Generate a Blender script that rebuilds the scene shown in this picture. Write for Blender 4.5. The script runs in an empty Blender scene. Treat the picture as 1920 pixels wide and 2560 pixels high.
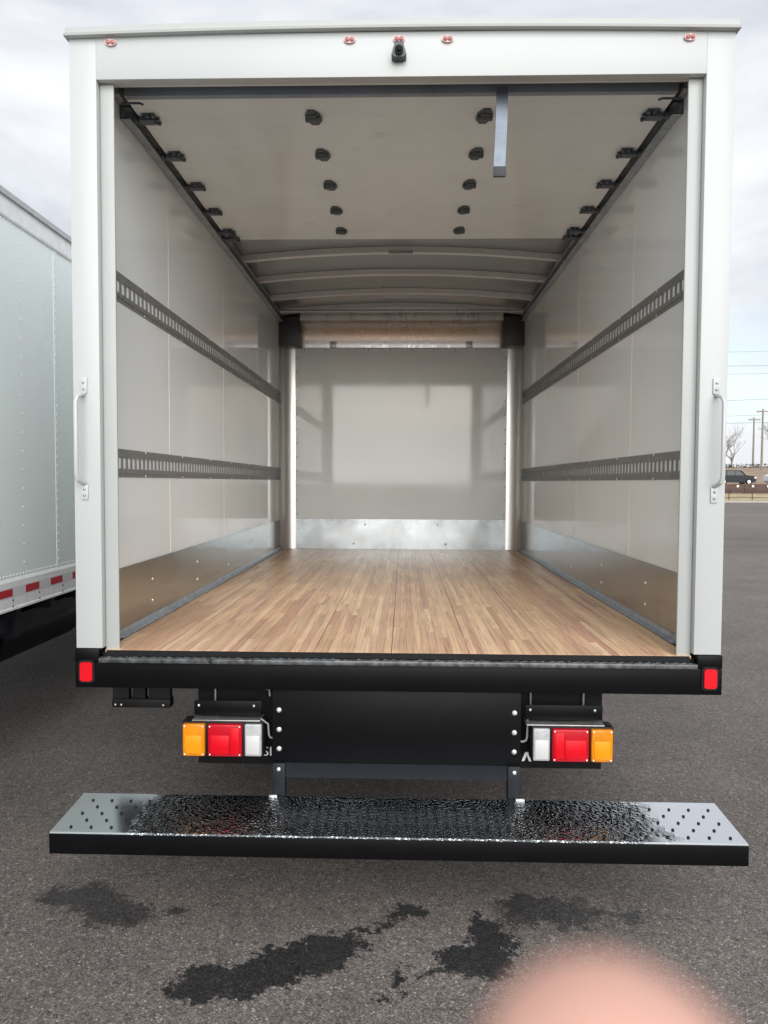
import bpy, bmesh, math, random
from mathutils import Vector, Matrix
random.seed(7)
S = bpy.context.scene
COL = S.collection

# ------------------------------------------------------------------ camera
CAM = Vector((0.0279, -2.7107, 1.58))
P_, Y_, R_ = 0.0413, 0.0265, 0.0047
fw = Vector((-math.sin(Y_)*math.cos(P_), math.cos(Y_)*math.cos(P_), -math.sin(P_)))
rt0 = Vector((math.cos(Y_), math.sin(Y_), 0)); up0 = rt0.cross(fw)
rt = rt0*math.cos(R_) + up0*math.sin(R_); up = up0*math.cos(R_) - rt0*math.sin(R_)
cd = bpy.data.cameras.new('camera'); cam = bpy.data.objects.new('camera', cd); COL.objects.link(cam)
M = Matrix.Identity(4)
for i in range(3):
    M[i][0] = rt[i]; M[i][1] = up[i]; M[i][2] = -fw[i]; M[i][3] = CAM[i]
cam.matrix_world = M
cd.sensor_fit = 'VERTICAL'; cd.sensor_height = 36; cd.sensor_width = 27; cd.lens = 1805.3/2560*36
cd.clip_start = 0.004; cd.clip_end = 3000
cd.dof.use_dof = True; cd.dof.focus_distance = 3.6; cd.dof.aperture_fstop = cd.lens/2.7
S.camera = cam

# ------------------------------------------------------------------ world, sun, exposure
SUN_EL, SUN_AZ = math.radians(23), math.radians(169)   # azimuth: from north (+Y) clockwise: behind the camera
W = bpy.data.worlds.new('World'); S.world = W; W.use_nodes = True
nt = W.node_tree; nt.nodes.clear()
def N(t, typ, **kw):
    n = t.nodes.new(typ)
    for k, v in kw.items():
        if k == 'inp':
            for kk, vv in v.items(): n.inputs[kk].default_value = vv
        else: setattr(n, k, v)
    return n
def ramp(t, pts, interp='LINEAR'):
    n = t.nodes.new('ShaderNodeValToRGB'); cr = n.color_ramp; cr.interpolation = interp
    while len(cr.elements) < len(pts): cr.elements.new(0.5)
    for e, (p, c) in zip(cr.elements, pts):
        e.position = p; e.color = (c, c, c, 1) if isinstance(c, (int, float)) else (*c, 1)
    return n
out = N(nt, 'ShaderNodeOutputWorld'); bg = N(nt, 'ShaderNodeBackground', inp={'Strength': 0.1})
sky = N(nt, 'ShaderNodeTexSky', sky_type='NISHITA'); sky.sun_disc = False
sky.sun_elevation = SUN_EL; sky.sun_rotation = SUN_AZ; sky.air_density = 1.2; sky.dust_density = 2.0
tc = N(nt, 'ShaderNodeTexCoord')
mp = N(nt, 'ShaderNodeMapping'); mp.inputs['Scale'].default_value = (1, 1, 2.6)
nz = N(nt, 'ShaderNodeTexNoise', inp={'Scale': 2.3, 'Detail': 7, 'Roughness': 0.52, 'Distortion': 0.4})
cl = ramp(nt, [(0.33, (2.3, 2.44, 2.78)), (0.46, (3.18, 3.3, 3.55)), (0.60, (4.05, 4.12, 4.2))])
nz2 = N(nt, 'ShaderNodeTexNoise', inp={'Scale': 3.2, 'Detail': 5, 'Roughness': 0.5})
cov = ramp(nt, [(0.40, 0.35), (0.62, 1.0)])
sep = N(nt, 'ShaderNodeSeparateXYZ')
band = ramp(nt, [(0.06, 0.0), (0.10, 1.0), (0.17, 1.0), (0.22, 0.0)])   # a pale gap between cloud layers, low all round
inv = N(nt, 'ShaderNodeMath', operation='SUBTRACT', inp={0: 1.0})
mul = N(nt, 'ShaderNodeMath', operation='MULTIPLY')
mul2 = N(nt, 'ShaderNodeMath', operation='MULTIPLY', inp={1: 0.55})
mix = N(nt, 'ShaderNodeMixRGB')
haze = N(nt, 'ShaderNodeMixRGB', inp={'Fac': 0.72, 'Color2': (3.6, 4.4, 4.8, 1)})
L = nt.links.new
L(tc.outputs['Generated'], mp.inputs['Vector']); L(mp.outputs['Vector'], nz.inputs['Vector']); L(nz.outputs['Fac'], cl.inputs['Fac'])
L(mp.outputs['Vector'], nz2.inputs['Vector']); L(nz2.outputs['Fac'], cov.inputs['Fac'])
L(tc.outputs['Generated'], sep.inputs['Vector']); L(sep.outputs['Z'], band.inputs['Fac'])
L(cov.outputs['Color'], mul.inputs[0]); L(band.outputs['Color'], mul.inputs[1])
L(sky.outputs['Color'], haze.inputs['Color1'])
L(mul.outputs[0], mix.inputs['Fac']); L(cl.outputs['Color'], mix.inputs['Color1']); L(haze.outputs['Color'], mix.inputs['Color2'])
L(mix.outputs['Color'], bg.inputs['Color']); L(bg.outputs['Background'], out.inputs['Surface'])

sd = bpy.data.lights.new('sun', 'SUN'); sun = bpy.data.objects.new('sun', sd); COL.objects.link(sun)
sd.energy = 1.5; sd.angle = math.radians(62); sd.color = (1.0, 0.985, 0.965)
sdir = Vector((math.sin(SUN_AZ)*math.cos(SUN_EL), math.cos(SUN_AZ)*math.cos(SUN_EL), math.sin(SUN_EL)))
sun.rotation_euler = sdir.to_track_quat('Z', 'Y').to_euler()
S.view_settings.view_transform = 'Standard'; S.view_settings.look = 'None'
S.view_settings.exposure = 1.33; S.view_settings.gamma = 1; S.view_settings.use_curve_mapping = False
S.render.engine = 'CYCLES'
S.cycles.max_bounces = 14; S.cycles.diffuse_bounces = 7; S.cycles.glossy_bounces = 5
S.cycles.sample_clamp_indirect = 6; S.cycles.caustics_reflective = False; S.cycles.caustics_refractive = False
S.cycles.use_denoising = True

# ------------------------------------------------------------------ materials
MATS = {}
def pm(name, col, rough=0.5, metal=0.0, spec=0.5, noise=0.0, nscale=8.0, rvar=0.0, bump=0.0, bscale=200.0, coat=0.0, stretch=None, emis=None, sss=0.0):
    m = bpy.data.materials.new(name); m.use_nodes = True; t = m.node_tree
    b = t.nodes['Principled BSDF']
    b.inputs['Base Color'].default_value = (*col, 1); b.inputs['Roughness'].default_value = rough
    b.inputs['Metallic'].default_value = metal; b.inputs['Specular IOR Level'].default_value = spec
    b.inputs['Coat Weight'].default_value = coat; b.inputs['Coat Roughness'].default_value = 0.05
    if sss:
        b.inputs['Subsurface Weight'].default_value = sss; b.inputs['Subsurface Scale'].default_value = 0.004
        b.inputs['Subsurface Radius'].default_value = (1, 0.35, 0.2)
    g = N(t, 'ShaderNodeNewGeometry'); v = g.outputs['Position']
    if stretch:
        mpn = N(t, 'ShaderNodeMapping'); mpn.inputs['Scale'].default_value = stretch
        t.links.new(v, mpn.inputs['Vector']); v = mpn.outputs['Vector']
    if noise or rvar:
        n = N(t, 'ShaderNodeTexNoise', inp={'Scale': nscale, 'Detail': 6, 'Roughness': 0.6}); t.links.new(v, n.inputs['Vector'])
        if noise:
            r = ramp(t, [(0.3, tuple(c*(1-noise) for c in col)), (0.7, tuple(min(1, c*(1+noise*0.6)) for c in col))])
            t.links.new(n.outputs['Fac'], r.inputs['Fac']); t.links.new(r.outputs['Color'], b.inputs['Base Color'])
        if rvar:
            r2 = ramp(t, [(0.3, max(0.02, rough-rvar)), (0.7, rough+rvar)])
            t.links.new(n.outputs['Fac'], r2.inputs['Fac']); t.links.new(r2.outputs['Color'], b.inputs['Roughness'])
    if bump:
        n2 = N(t, 'ShaderNodeTexNoise', inp={'Scale': bscale, 'Detail': 3}); t.links.new(v, n2.inputs['Vector'])
        bp = N(t, 'ShaderNodeBump', inp={'Strength': bump, 'Distance': 0.002}); t.links.new(n2.outputs['Fac'], bp.inputs['Height'])
        t.links.new(bp.outputs['Normal'], b.inputs['Normal'])
    MATS[name] = m
    return m
white_paint = pm('white_paint', (0.505, 0.525, 0.522), 0.32, noise=0.012, nscale=3, bump=0.04, bscale=14)
trim_white = pm('trim_white', (0.68, 0.70, 0.69), 0.35, noise=0.03, nscale=5)
channel_m = pm('channel_paint', (0.42, 0.435, 0.425), 0.4, noise=0.03, nscale=5)
liner = pm('wall_liner', (0.85, 0.905, 0.925), 0.05, spec=0.6, noise=0.02, nscale=1.6, bump=0.12, bscale=2.2)
liner_joint = pm('liner_joint', (0.86, 0.87, 0.86), 0.2)
front_liner = pm('front_liner', (0.82, 0.865, 0.85), 0.06, noise=0.03, nscale=1.5, rvar=0.03, bump=0.15, bscale=2.0)
door_skin = pm('door_skin', (0.80, 0.865, 0.885), 0.16, noise=0.05, nscale=3, rvar=0.05, bump=0.1, bscale=3)
alu = pm('aluminium', (0.76, 0.745, 0.72), 0.33, metal=1, noise=0.03, nscale=5, rvar=0.02, stretch=(1, 1, 0.15))
alu_warm = pm('aluminium_mill', (0.68, 0.65, 0.625), 0.30, metal=1, noise=0.08, nscale=14, rvar=0.08, stretch=(1, 0.3, 0.06))
kick = pm('scuff_plate', (0.49, 0.53, 0.55), 0.18, metal=1, noise=0.08, nscale=6, rvar=0.05, bump=0.12, bscale=5)
bow_steel = pm('bow_steel', (0.84, 0.85, 0.86), 0.28, metal=0.3, noise=0.06, nscale=6)
crossbar_m = pm('crossbar_paint', (0.010, 0.013, 0.018), 0.32, spec=0.3, noise=0.3, nscale=30, bump=0.1, bscale=45)
galv = pm('galvanised', (0.50, 0.50, 0.49), 0.36, metal=0.85, noise=0.2, nscale=25, rvar=0.1)
roof_skin = pm('roof_sheet', (0.44, 0.45, 0.45), 0.33, metal=0.8, noise=0.08, nscale=2, rvar=0.06)
sill_m = pm('sill_metal', (0.13, 0.135, 0.14), 0.4, metal=0.5, noise=0.75, nscale=38, rvar=0.12)
track_steel = pm('logistic_track_steel', (0.21, 0.215, 0.21), 0.42, noise=0.25, nscale=40, bump=0.1)
rail_steel = pm('door_rail_steel', (0.36, 0.41, 0.46), 0.36, metal=0.3, noise=0.3, nscale=20)
door_rail_m = pm('door_bottom_rail', (0.25, 0.29, 0.345), 0.35, noise=0.15, nscale=6)
hinge_steel = pm('hinge_steel', (0.085, 0.105, 0.125), 0.4, noise=0.3, nscale=60)
cap_dark = pm('corner_cap_paint', (0.05, 0.056, 0.065), 0.4)
black = pm('black_paint', (0.0035, 0.0037, 0.0045), 0.4, spec=0.14, noise=0.2, nscale=9, bump=0.03, bscale=60)
black_dull = pm('black_dull', (0.008, 0.0085, 0.01), 0.55, spec=0.25, noise=0.4, nscale=12, bump=0.1)
navy_steel = pm('chassis_steel', (0.012, 0.014, 0.02), 0.45, spec=0.3, noise=0.4, nscale=12)
rubber = pm('rubber', (0.009, 0.009, 0.0095), 0.8, spec=0.2, noise=0.3, nscale=30, bump=0.3)
zinc = pm('zinc_bolt', (0.85, 0.85, 0.84), 0.3, metal=0.7)
dark_screw = pm('dark_screw', (0.16, 0.155, 0.15), 0.5, metal=0.4)
red_lens = pm('red_lens', (0.48, 0.002, 0.013), 0.2, spec=0.3, coat=0.15, noise=0.1, nscale=26, bump=0.25, bscale=420)
red_reflex = pm('red_reflex', (0.66, 0.002, 0.012), 0.3, spec=0.3, coat=0.05, bump=0.3, bscale=900)
amber_glow = pm('amber_glow', (0.82, 0.30, 0.006), 0.25, spec=0.3, coat=0.1, bump=0.3, bscale=900)  # lighter copy of the amber lens, bulb glow put into the colour
clear_glow = pm('clear_glow', (0.60, 0.60, 0.60), 0.25, coat=0.2, bump=0.3, bscale=900)  # lighter copy of the clear lens, bulb glow put into the colour
amber_lens = pm('amber_lens', (0.70, 0.235, 0.005), 0.2, spec=0.3, coat=0.15, noise=0.2, nscale=26, bump=0.25, bscale=420)
clear_lens = pm('clear_lens', (0.44, 0.45, 0.45), 0.15, coat=0.3, noise=0.22, nscale=30, bump=0.3, bscale=420)
marker_base = pm('marker_base', (0.62, 0.40, 0.38), 0.35)
marker_red = pm('marker_red', (0.38, 0.13, 0.12), 0.25, coat=0.4)
strap_mat = pm('strap', (0.15, 0.18, 0.225), 0.28, metal=0.3, noise=0.35, nscale=9)
strap_end = pm('strap_end', (0.03, 0.032, 0.04), 0.6)
letter_white = pm('letter_white', (0.88, 0.88, 0.88), 0.6)
cable = pm('cable_grey', (0.30, 0.30, 0.29), 0.5)
side_white = pm('side_panel_white', (0.86, 0.925, 0.905), 0.25, spec=0.4, noise=0.03, nscale=1.2, rvar=0.05, bump=0.5, bscale=1.1)
rail_alu = pm('rail_aluminium', (0.86, 0.86, 0.86), 0.38, metal=0.0, noise=0.1, nscale=20, bump=0.06)
tape_red = pm('tape_red', (0.48, 0.02, 0.03), 0.3)
tape_white = pm('tape_white', (0.70, 0.68, 0.70), 0.3)

def add_scuffs(m, scale, stretch, lo, hi, amount):
    t = m.node_tree; b = t.nodes['Principled BSDF']; link = b.inputs['Base Color'].links[0]; src = link.from_socket
    g = N(t, 'ShaderNodeNewGeometry'); mpn = N(t, 'ShaderNodeMapping'); mpn.inputs['Scale'].default_value = stretch; mpn.inputs['Rotation'].default_value = (0, 0, 0.5)
    n = N(t, 'ShaderNodeTexNoise', inp={'Scale': scale, 'Detail': 8, 'Roughness': 0.7}); r = ramp(t, [(lo, 1.0), (hi, 1.0-amount)])
    mx = N(t, 'ShaderNodeMixRGB', blend_type='MULTIPLY', inp={'Fac': 1.0})
    t.links.new(g.outputs['Position'], mpn.inputs['Vector']); t.links.new(mpn.outputs['Vector'], n.inputs['Vector']); t.links.new(n.outputs['Fac'], r.inputs['Fac'])
    t.links.new(src, mx.inputs['Color1']); t.links.new(r.outputs['Color'], mx.inputs['Color2']); t.links.new(mx.outputs['Color'], b.inputs['Base Color'])
add_scuffs(door_skin, 3.0, (1, 2.5, 1), 0.62, 0.74, 0.22)
add_scuffs(liner, 2.2, (1, 1, 2.0), 0.66, 0.8, 0.10)
add_scuffs(white_paint, 2.5, (2.5, 1, 0.5), 0.64, 0.8, 0.06)
add_scuffs(side_white, 1.8, (1, 1.5, 0.6), 0.58, 0.8, 0.08)
def wood_mat(island=False):
    m = bpy.data.materials.new('hardwood'); m.use_nodes = True; t = m.node_tree; b = t.nodes['Principled BSDF']
    g = N(t, 'ShaderNodeNewGeometry'); rnd_ = g.outputs['Random Per Island'] if island else N(t, 'ShaderNodeObjectInfo').outputs['Random']
    r = ramp(t, [(0.0, (0.60, 0.40, 0.275)), (0.14, (0.78, 0.595, 0.42)), (0.28, (0.68, 0.475, 0.355)), (0.42, (0.90, 0.725, 0.535)), (0.56, (0.61, 0.385, 0.30)), (0.7, (0.77, 0.575, 0.41)), (0.86, (0.87, 0.675, 0.475)), (1.0, (0.69, 0.485, 0.345))])
    mp_ = N(t, 'ShaderNodeMapping'); mp_.inputs['Scale'].default_value = (95, 3.2, 30)
    off = N(t, 'ShaderNodeVectorMath', operation='ADD')
    sc = N(t, 'ShaderNodeMath', operation='MULTIPLY', inp={1: 37.0})
    n = N(t, 'ShaderNodeTexNoise', inp={'Scale': 1.0, 'Detail': 8, 'Roughness': 0.62, 'Distortion': 0.6})
    r2 = ramp(t, [(0.27, (0.50, 0.38, 0.30)), (0.44, (0.90, 0.79, 0.68)), (0.58, (1.06, 0.95, 0.83)), (0.74, (1.18, 1.08, 0.95))])
    n3 = N(t, 'ShaderNodeTexNoise', inp={'Scale': 2.4, 'Detail': 4})
    r3 = ramp(t, [(0.3, 0.86), (0.7, 1.05)])
    mx = N(t, 'ShaderNodeMixRGB', blend_type='MULTIPLY', inp={'Fac': 1.0}); mx2 = N(t, 'ShaderNodeMixRGB', blend_type='MULTIPLY', inp={'Fac': 1.0})
    l = t.links.new
    l(rnd_, r.inputs['Fac']); l(rnd_, sc.inputs[0]); l(g.outputs['Position'], off.inputs[0]); l(sc.outputs[0], off.inputs[1])
    l(off.outputs[0], mp_.inputs['Vector']); l(mp_.outputs['Vector'], n.inputs['Vector']); l(n.outputs['Fac'], r2.inputs['Fac'])
    l(g.outputs['Position'], n3.inputs['Vector']); l(n3.outputs['Fac'], r3.inputs['Fac'])
    l(r.outputs['Color'], mx.inputs['Color1']); l(r2.outputs['Color'], mx.inputs['Color2']); l(mx.outputs['Color'], mx2.inputs['Color1']); l(r3.outputs['Color'], mx2.inputs['Color2'])
    l(mx2.outputs['Color'], b.inputs['Base Color'])
    b.inputs['Roughness'].default_value = 0.42; b.inputs['Specular IOR Level'].default_value = 0.4
    bp = N(t, 'ShaderNodeBump', inp={'Strength': 0.15, 'Distance': 0.001}); l(n.outputs['Fac'], bp.inputs['Height']); l(bp.outputs['Normal'], b.inputs['Normal'])
    return m
hardwood = wood_mat(); hardwood_far = wood_mat(True)

def ellipse_field(t, vec, items):
    """max over ellipses of 1-|rot(p-c)/r|"""
    last = None
    for (cx, cy, rx, ry, a) in items:
        s = N(t, 'ShaderNodeVectorMath', operation='SUBTRACT'); s.inputs[1].default_value = (cx, cy, 0)
        ro = N(t, 'ShaderNodeVectorRotate', rotation_type='Z_AXIS', inp={'Angle': -math.radians(a)})
        d = N(t, 'ShaderNodeVectorMath', operation='DIVIDE'); d.inputs[1].default_value = (rx, ry, 1)
        ln = N(t, 'ShaderNodeVectorMath', operation='LENGTH'); o = N(t, 'ShaderNodeMath', operation='SUBTRACT', inp={0: 1.0})
        t.links.new(vec, s.inputs[0]); t.links.new(s.outputs[0], ro.inputs['Vector']); t.links.new(ro.outputs[0], d.inputs[0])
        t.links.new(d.outputs[0], ln.inputs[0]); t.links.new(ln.outputs['Value'], o.inputs[1])
        if last is None: last = o.outputs[0]
        else:
            mxn = N(t, 'ShaderNodeMath', operation='MAXIMUM'); t.links.new(last, mxn.inputs[0]); t.links.new(o.outputs[0], mxn.inputs[1]); last = mxn.outputs[0]
    return last

def asphalt_mat():
    m = bpy.data.materials.new('asphalt'); m.use_nodes = True; t = m.node_tree; b = t.nodes['Principled BSDF']; l = t.links.new
    g = N(t, 'ShaderNodeNewGeometry'); fl = N(t, 'ShaderNodeVectorMath', operation='MULTIPLY'); fl.inputs[1].default_value = (1, 1, 0)
    l(g.outputs['Position'], fl.inputs[0]); pos = fl.outputs[0]
    vo = N(t, 'ShaderNodeTexVoronoi', inp={'Scale': 190.0, 'Randomness': 1.0}); l(pos, vo.inputs['Vector'])
    sp = N(t, 'ShaderNodeSeparateColor'); l(vo.outputs['Color'], sp.inputs['Color'])
    r = ramp(t, [(0.0, (0.070, 0.060, 0.054)), (0.3, (0.124, 0.107, 0.097)), (0.75, (0.172, 0.150, 0.137)), (0.96, (0.235, 0.213, 0.198)), (1.0, (0.40, 0.375, 0.35))])
    l(sp.outputs['Red'], r.inputs['Fac'])
    vo2 = N(t, 'ShaderNodeTexVoronoi', inp={'Scale': 55.0}); l(pos, vo2.inputs['Vector']); sp2 = N(t, 'ShaderNodeSeparateColor'); l(vo2.outputs['Color'], sp2.inputs['Color'])
    r2 = ramp(t, [(0.0, 0.7), (0.1, 0.93), (0.92, 1.04), (1.0, 1.35)]); l(sp2.outputs['Green'], r2.inputs['Fac'])
    nl = N(t, 'ShaderNodeTexNoise', inp={'Scale': 1.3, 'Detail': 7, 'Roughness': 0.62}); l(pos, nl.inputs['Vector'])
    r3 = ramp(t, [(0.3, 0.82), (0.7, 1.14)]); l(nl.outputs['Fac'], r3.inputs['Fac'])
    nf = N(t, 'ShaderNodeTexNoise', inp={'Scale': 0.09, 'Detail': 4}); l(pos, nf.inputs['Vector'])
    r4 = ramp(t, [(0.35, 0.85), (0.65, 1.2)]); l(nf.outputs['Fac'], r4.inputs['Fac'])
    def mulc(a, c):
        x = N(t, 'ShaderNodeMixRGB', blend_type='MULTIPLY', inp={'Fac': 1.0}); l(a, x.inputs['Color1']); l(c, x.inputs['Color2']); return x.outputs['Color']
    dry = mulc(mulc(mulc(r.outputs['Color'], r2.outputs['Color']), r3.outputs['Color']), r4.outputs['Color'])
    # wet patches: outlines frayed by the stone texture
    n1 = N(t, 'ShaderNodeTexNoise', inp={'Scale': 9.0, 'Detail': 5, 'Roughness': 0.65}); l(pos, n1.inputs['Vector'])
    s1 = N(t, 'ShaderNodeVectorMath', operation='SUBTRACT'); s1.inputs[1].default_value = (0.5, 0.5, 0.5); l(n1.outputs['Color'], s1.inputs[0])
    k1 = N(t, 'ShaderNodeVectorMath', operation='SCALE', inp={'Scale': 0.26}); l(s1.outputs[0], k1.inputs[0])
    n2 = N(t, 'ShaderNodeTexNoise', inp={'Scale': 38.0, 'Detail': 5, 'Roughness': 0.8}); l(pos, n2.inputs['Vector'])
    s2 = N(t, 'ShaderNodeVectorMath', operation='SUBTRACT'); s2.inputs[1].default_value = (0.5, 0.5, 0.5); l(n2.outputs['Color'], s2.inputs[0])
    k2 = N(t, 'ShaderNodeVectorMath', operation='SCALE', inp={'Scale': 0.20}); l(s2.outputs[0], k2.inputs[0])
    ad = N(t, 'ShaderNodeVectorMath', operation='ADD'); l(pos, ad.inputs[0]); l(k1.outputs[0], ad.inputs[1])
    ad2 = N(t, 'ShaderNodeVectorMath', operation='ADD'); l(ad.outputs[0], ad2.inputs[0]); l(k2.outputs[0], ad2.inputs[1])
    fl2 = N(t, 'ShaderNodeVectorMath', operation='MULTIPLY'); fl2.inputs[1].default_value = (1, 1, 0); l(ad2.outputs[0], fl2.inputs[0])
    strong = ellipse_field(t, fl2.outputs[0], [(-0.54, -0.50, 0.17, 0.105, 12), (-0.32, -0.40, 0.25, 0.10, 22), (-0.08, -0.215, 0.10, 0.020, 38),
             (0.055, -0.115, 0.11, 0.045, 10), (0.285, -0.375, 0.15, 0.09, 8), (0.345, -0.225, 0.07, 0.11, 8), (0.03, -0.46, 0.03, 0.045, 0), (-0.02, -0.56, 0.03, 0.02, 0), (0.12, -0.42, 0.03, 0.02, 0)])
    faint = ellipse_field(t, fl2.outputs[0], [(0.56, -0.10, 0.21, 0.12, 0), (-1.17, -0.07, 0.20, 0.09, -10), (-1.0, -0.155, 0.14, 0.07, 0), (0.83, -0.12, 0.11, 0.035, 0), (-0.80, -0.12, 0.05, 0.04, 0)])
    ws = ramp(t, [(0.0, 0.0), (0.08, 1.0)]); l(strong, ws.inputs['Fac'])
    wf0 = ramp(t, [(0.0, 0.0), (0.26, 0.82)]); l(faint, wf0.inputs['Fac'])
    wmx = N(t, 'ShaderNodeMath', operation='MAXIMUM'); l(ws.outputs['Color'], wmx.inputs[0]); l(wf0.outputs['Color'], wmx.inputs[1])
    wetc = N(t, 'ShaderNodeMixRGB', blend_type='MULTIPLY', inp={'Fac': 1.0, 'Color2': (0.185, 0.20, 0.225, 1)}); l(dry, wetc.inputs['Color1'])
    fin = N(t, 'ShaderNodeMixRGB'); l(wmx.outputs[0], fin.inputs['Fac']); l(dry, fin.inputs['Color1']); l(wetc.outputs['Color'], fin.inputs['Color2'])
    l(fin.outputs['Color'], b.inputs['Base Color'])
    rr = N(t, 'ShaderNodeMapRange', inp={'To Min': 0.85, 'To Max': 0.38}); l(wmx.outputs[0], rr.inputs['Value']); l(rr.outputs['Result'], b.inputs['Roughness'])
    b.inputs['Specular IOR Level'].default_value = 0.35
    bp = N(t, 'ShaderNodeBump', inp={'Strength': 0.6, 'Distance': 0.003}); bp.invert = True
    l(vo.outputs['Distance'], bp.inputs['Height']); l(bp.outputs['Normal'], b.inputs['Normal'])
    return m
asphalt = asphalt_mat()

def step_mat():
    m = bpy.data.materials.new('step_black_gloss'); m.use_nodes = True; t = m.node_tree; b = t.nodes['Principled BSDF']; l = t.links.new
    b.inputs['Base Color'].default_value = (0.74, 0.76, 0.77, 1); b.inputs['Metallic'].default_value = 1.0
    b.inputs['Roughness'].default_value = 0.15
    g = N(t, 'ShaderNodeNewGeometry'); pos = g.outputs['Position']
    n1 = N(t, 'ShaderNodeTexNoise', inp={'Scale': 7.0, 'Detail': 4}); l(pos, n1.inputs['Vector'])
    s1 = N(t, 'ShaderNodeVectorMath', operation='SUBTRACT'); s1.inputs[1].default_value = (0.5, 0.5, 0.5); l(n1.outputs['Color'], s1.inputs[0])
    k1 = N(t, 'ShaderNodeVectorMath', operation='SCALE', inp={'Scale': 0.34}); l(s1.outputs[0], k1.inputs[0])
    ad = N(t, 'ShaderNodeVectorMath', operation='ADD'); l(pos, ad.inputs[0]); l(k1.outputs[0], ad.inputs[1])
    fl2 = N(t, 'ShaderNodeVectorMath', operation='MULTIPLY'); fl2.inputs[1].default_value = (1, 1, 0); l(ad.outputs[0], fl2.inputs[0])
    f = ellipse_field(t, fl2.outputs[0], [(-0.52, -0.12, 0.44, 0.30, 0), (0.05, -0.10, 0.55, 0.4, 0), (0.56, -0.13, 0.40, 0.26, 0)])
    w = ramp(t, [(0.0, 0.0), (0.14, 1.0)]); l(f, w.inputs['Fac'])
    vo = N(t, 'ShaderNodeTexVoronoi', inp={'Scale': 58.0}); l(pos, vo.inputs['Vector'])
    vo2 = N(t, 'ShaderNodeTexVoronoi', inp={'Scale': 160.0}); l(pos, vo2.inputs['Vector'])
    d1 = ramp(t, [(0.0, 1.0), (0.40, 0.75), (0.54, 0.0)]); l(vo.outputs['Distance'], d1.inputs['Fac'])
    d2 = ramp(t, [(0.0, 0.5), (0.40, 0.35), (0.52, 0.0)]); l(vo2.outputs['Distance'], d2.inputs['Fac'])
    mx = N(t, 'ShaderNodeMath', operation='MAXIMUM'); l(d1.outputs['Color'], mx.inputs[0]); l(d2.outputs['Color'], mx.inputs[1])
    mm = N(t, 'ShaderNodeMath', operation='MULTIPLY'); l(mx.outputs[0], mm.inputs[0]); l(w.outputs['Color'], mm.inputs[1])
    nf = N(t, 'ShaderNodeTexNoise', inp={'Scale': 14, 'Detail': 3}); l(pos, nf.inputs['Vector'])
    ks = N(t, 'ShaderNodeMath', operation='MULTIPLY', inp={1: 0.06}); l(nf.outputs['Fac'], ks.inputs[0])
    aa = N(t, 'ShaderNodeMath', operation='ADD'); l(mm.outputs[0], aa.inputs[0]); l(ks.outputs[0], aa.inputs[1])
    bc = N(t, 'ShaderNodeMixRGB', inp={'Color1': (0.74, 0.76, 0.77, 1), 'Color2': (0.30, 0.32, 0.33, 1)}); l(w.outputs['Color'], bc.inputs['Fac']); l(bc.outputs['Color'], b.inputs['Base Color'])
    rg = N(t, 'ShaderNodeMapRange', inp={'To Min': 0.17, 'To Max': 0.06}); l(w.outputs['Color'], rg.inputs['Value']); l(rg.outputs['Result'], b.inputs['Roughness'])
    bp = N(t, 'ShaderNodeBump', inp={'Strength': 0.42, 'Distance': 0.009}); l(aa.outputs[0], bp.inputs['Height']); l(bp.outputs['Normal'], b.inputs['Normal'])
    return m
step_top_mat = step_mat()

# ------------------------------------------------------------------ mesh helpers
def box(bm, x0, x1, y0, y1, z0, z1, bev=0.0, seg=2):
    vs = [bm.verts.new(p) for p in ((x0,y0,z0),(x1,y0,z0),(x1,y1,z0),(x0,y1,z0),(x0,y0,z1),(x1,y0,z1),(x1,y1,z1),(x0,y1,z1))]
    fs = [bm.faces.new([vs[i] for i in f]) for f in ((3,2,1,0),(4,5,6,7),(0,1,5,4),(1,2,6,5),(2,3,7,6),(3,0,4,7))]
    if bev:
        es = list({e for f in fs for e in f.edges})
        bmesh.ops.bevel(bm, geom=es, offset=bev, segments=seg, affect='EDGES', profile=0.5)
    return bm
def tube(bm, pts, r, n=8, cap=True):
    pts = [Vector(p) for p in pts]; rs = r if isinstance(r, (list, tuple)) else [r]*len(pts)
    rings = []; ref = None
    for i, p in enumerate(pts):
        d = (pts[min(i+1, len(pts)-1)] - pts[max(i-1, 0)]).normalized()
        if ref is None: ref = d.orthogonal().normalized()
        a = (ref - d*ref.dot(d)); a = a.normalized() if a.length > 1e-6 else d.orthogonal().normalized(); ref = a
        b = d.cross(a)
        rings.append([bm.verts.new(p + (a*math.cos(2*math.pi*k/n) + b*math.sin(2*math.pi*k/n))*rs[i]) for k in range(n)])
    for i in range(len(rings)-1):
        for k in range(n):
            bm.faces.new((rings[i][k], rings[i][(k+1)%n], rings[i+1][(k+1)%n], rings[i+1][k]))
    if cap:
        bm.faces.new(rings[0][::-1]); bm.faces.new(rings[-1])
    return bm
def cyl(bm, c, axis, r, h, n=16, r2=None):
    c = Vector(c); a = Vector(axis).normalized()
    return tube(bm, [c - a*h/2, c + a*h/2], [r, r if r2 is None else r2], n)
def prism(bm, pts2, axis, a0, a1):
    """extrude a polygon of (p,q) along axis 0/1/2"""
    def mk(p, q, s):
        return {0: (s, p, q), 1: (p, s, q), 2: (p, q, s)}[axis]
    A = [bm.verts.new(mk(p, q, a0)) for p, q in pts2]; B = [bm.verts.new(mk(p, q, a1)) for p, q in pts2]
    n = len(pts2)
    bm.faces.new(A[::-1]); bm.faces.new(B)
    for i in range(n): bm.faces.new((A[i], A[(i+1)%n], B[(i+1)%n], B[i]))
    bmesh.ops.recalc_face_normals(bm, faces=bm.faces[:])
    return bm
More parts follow.
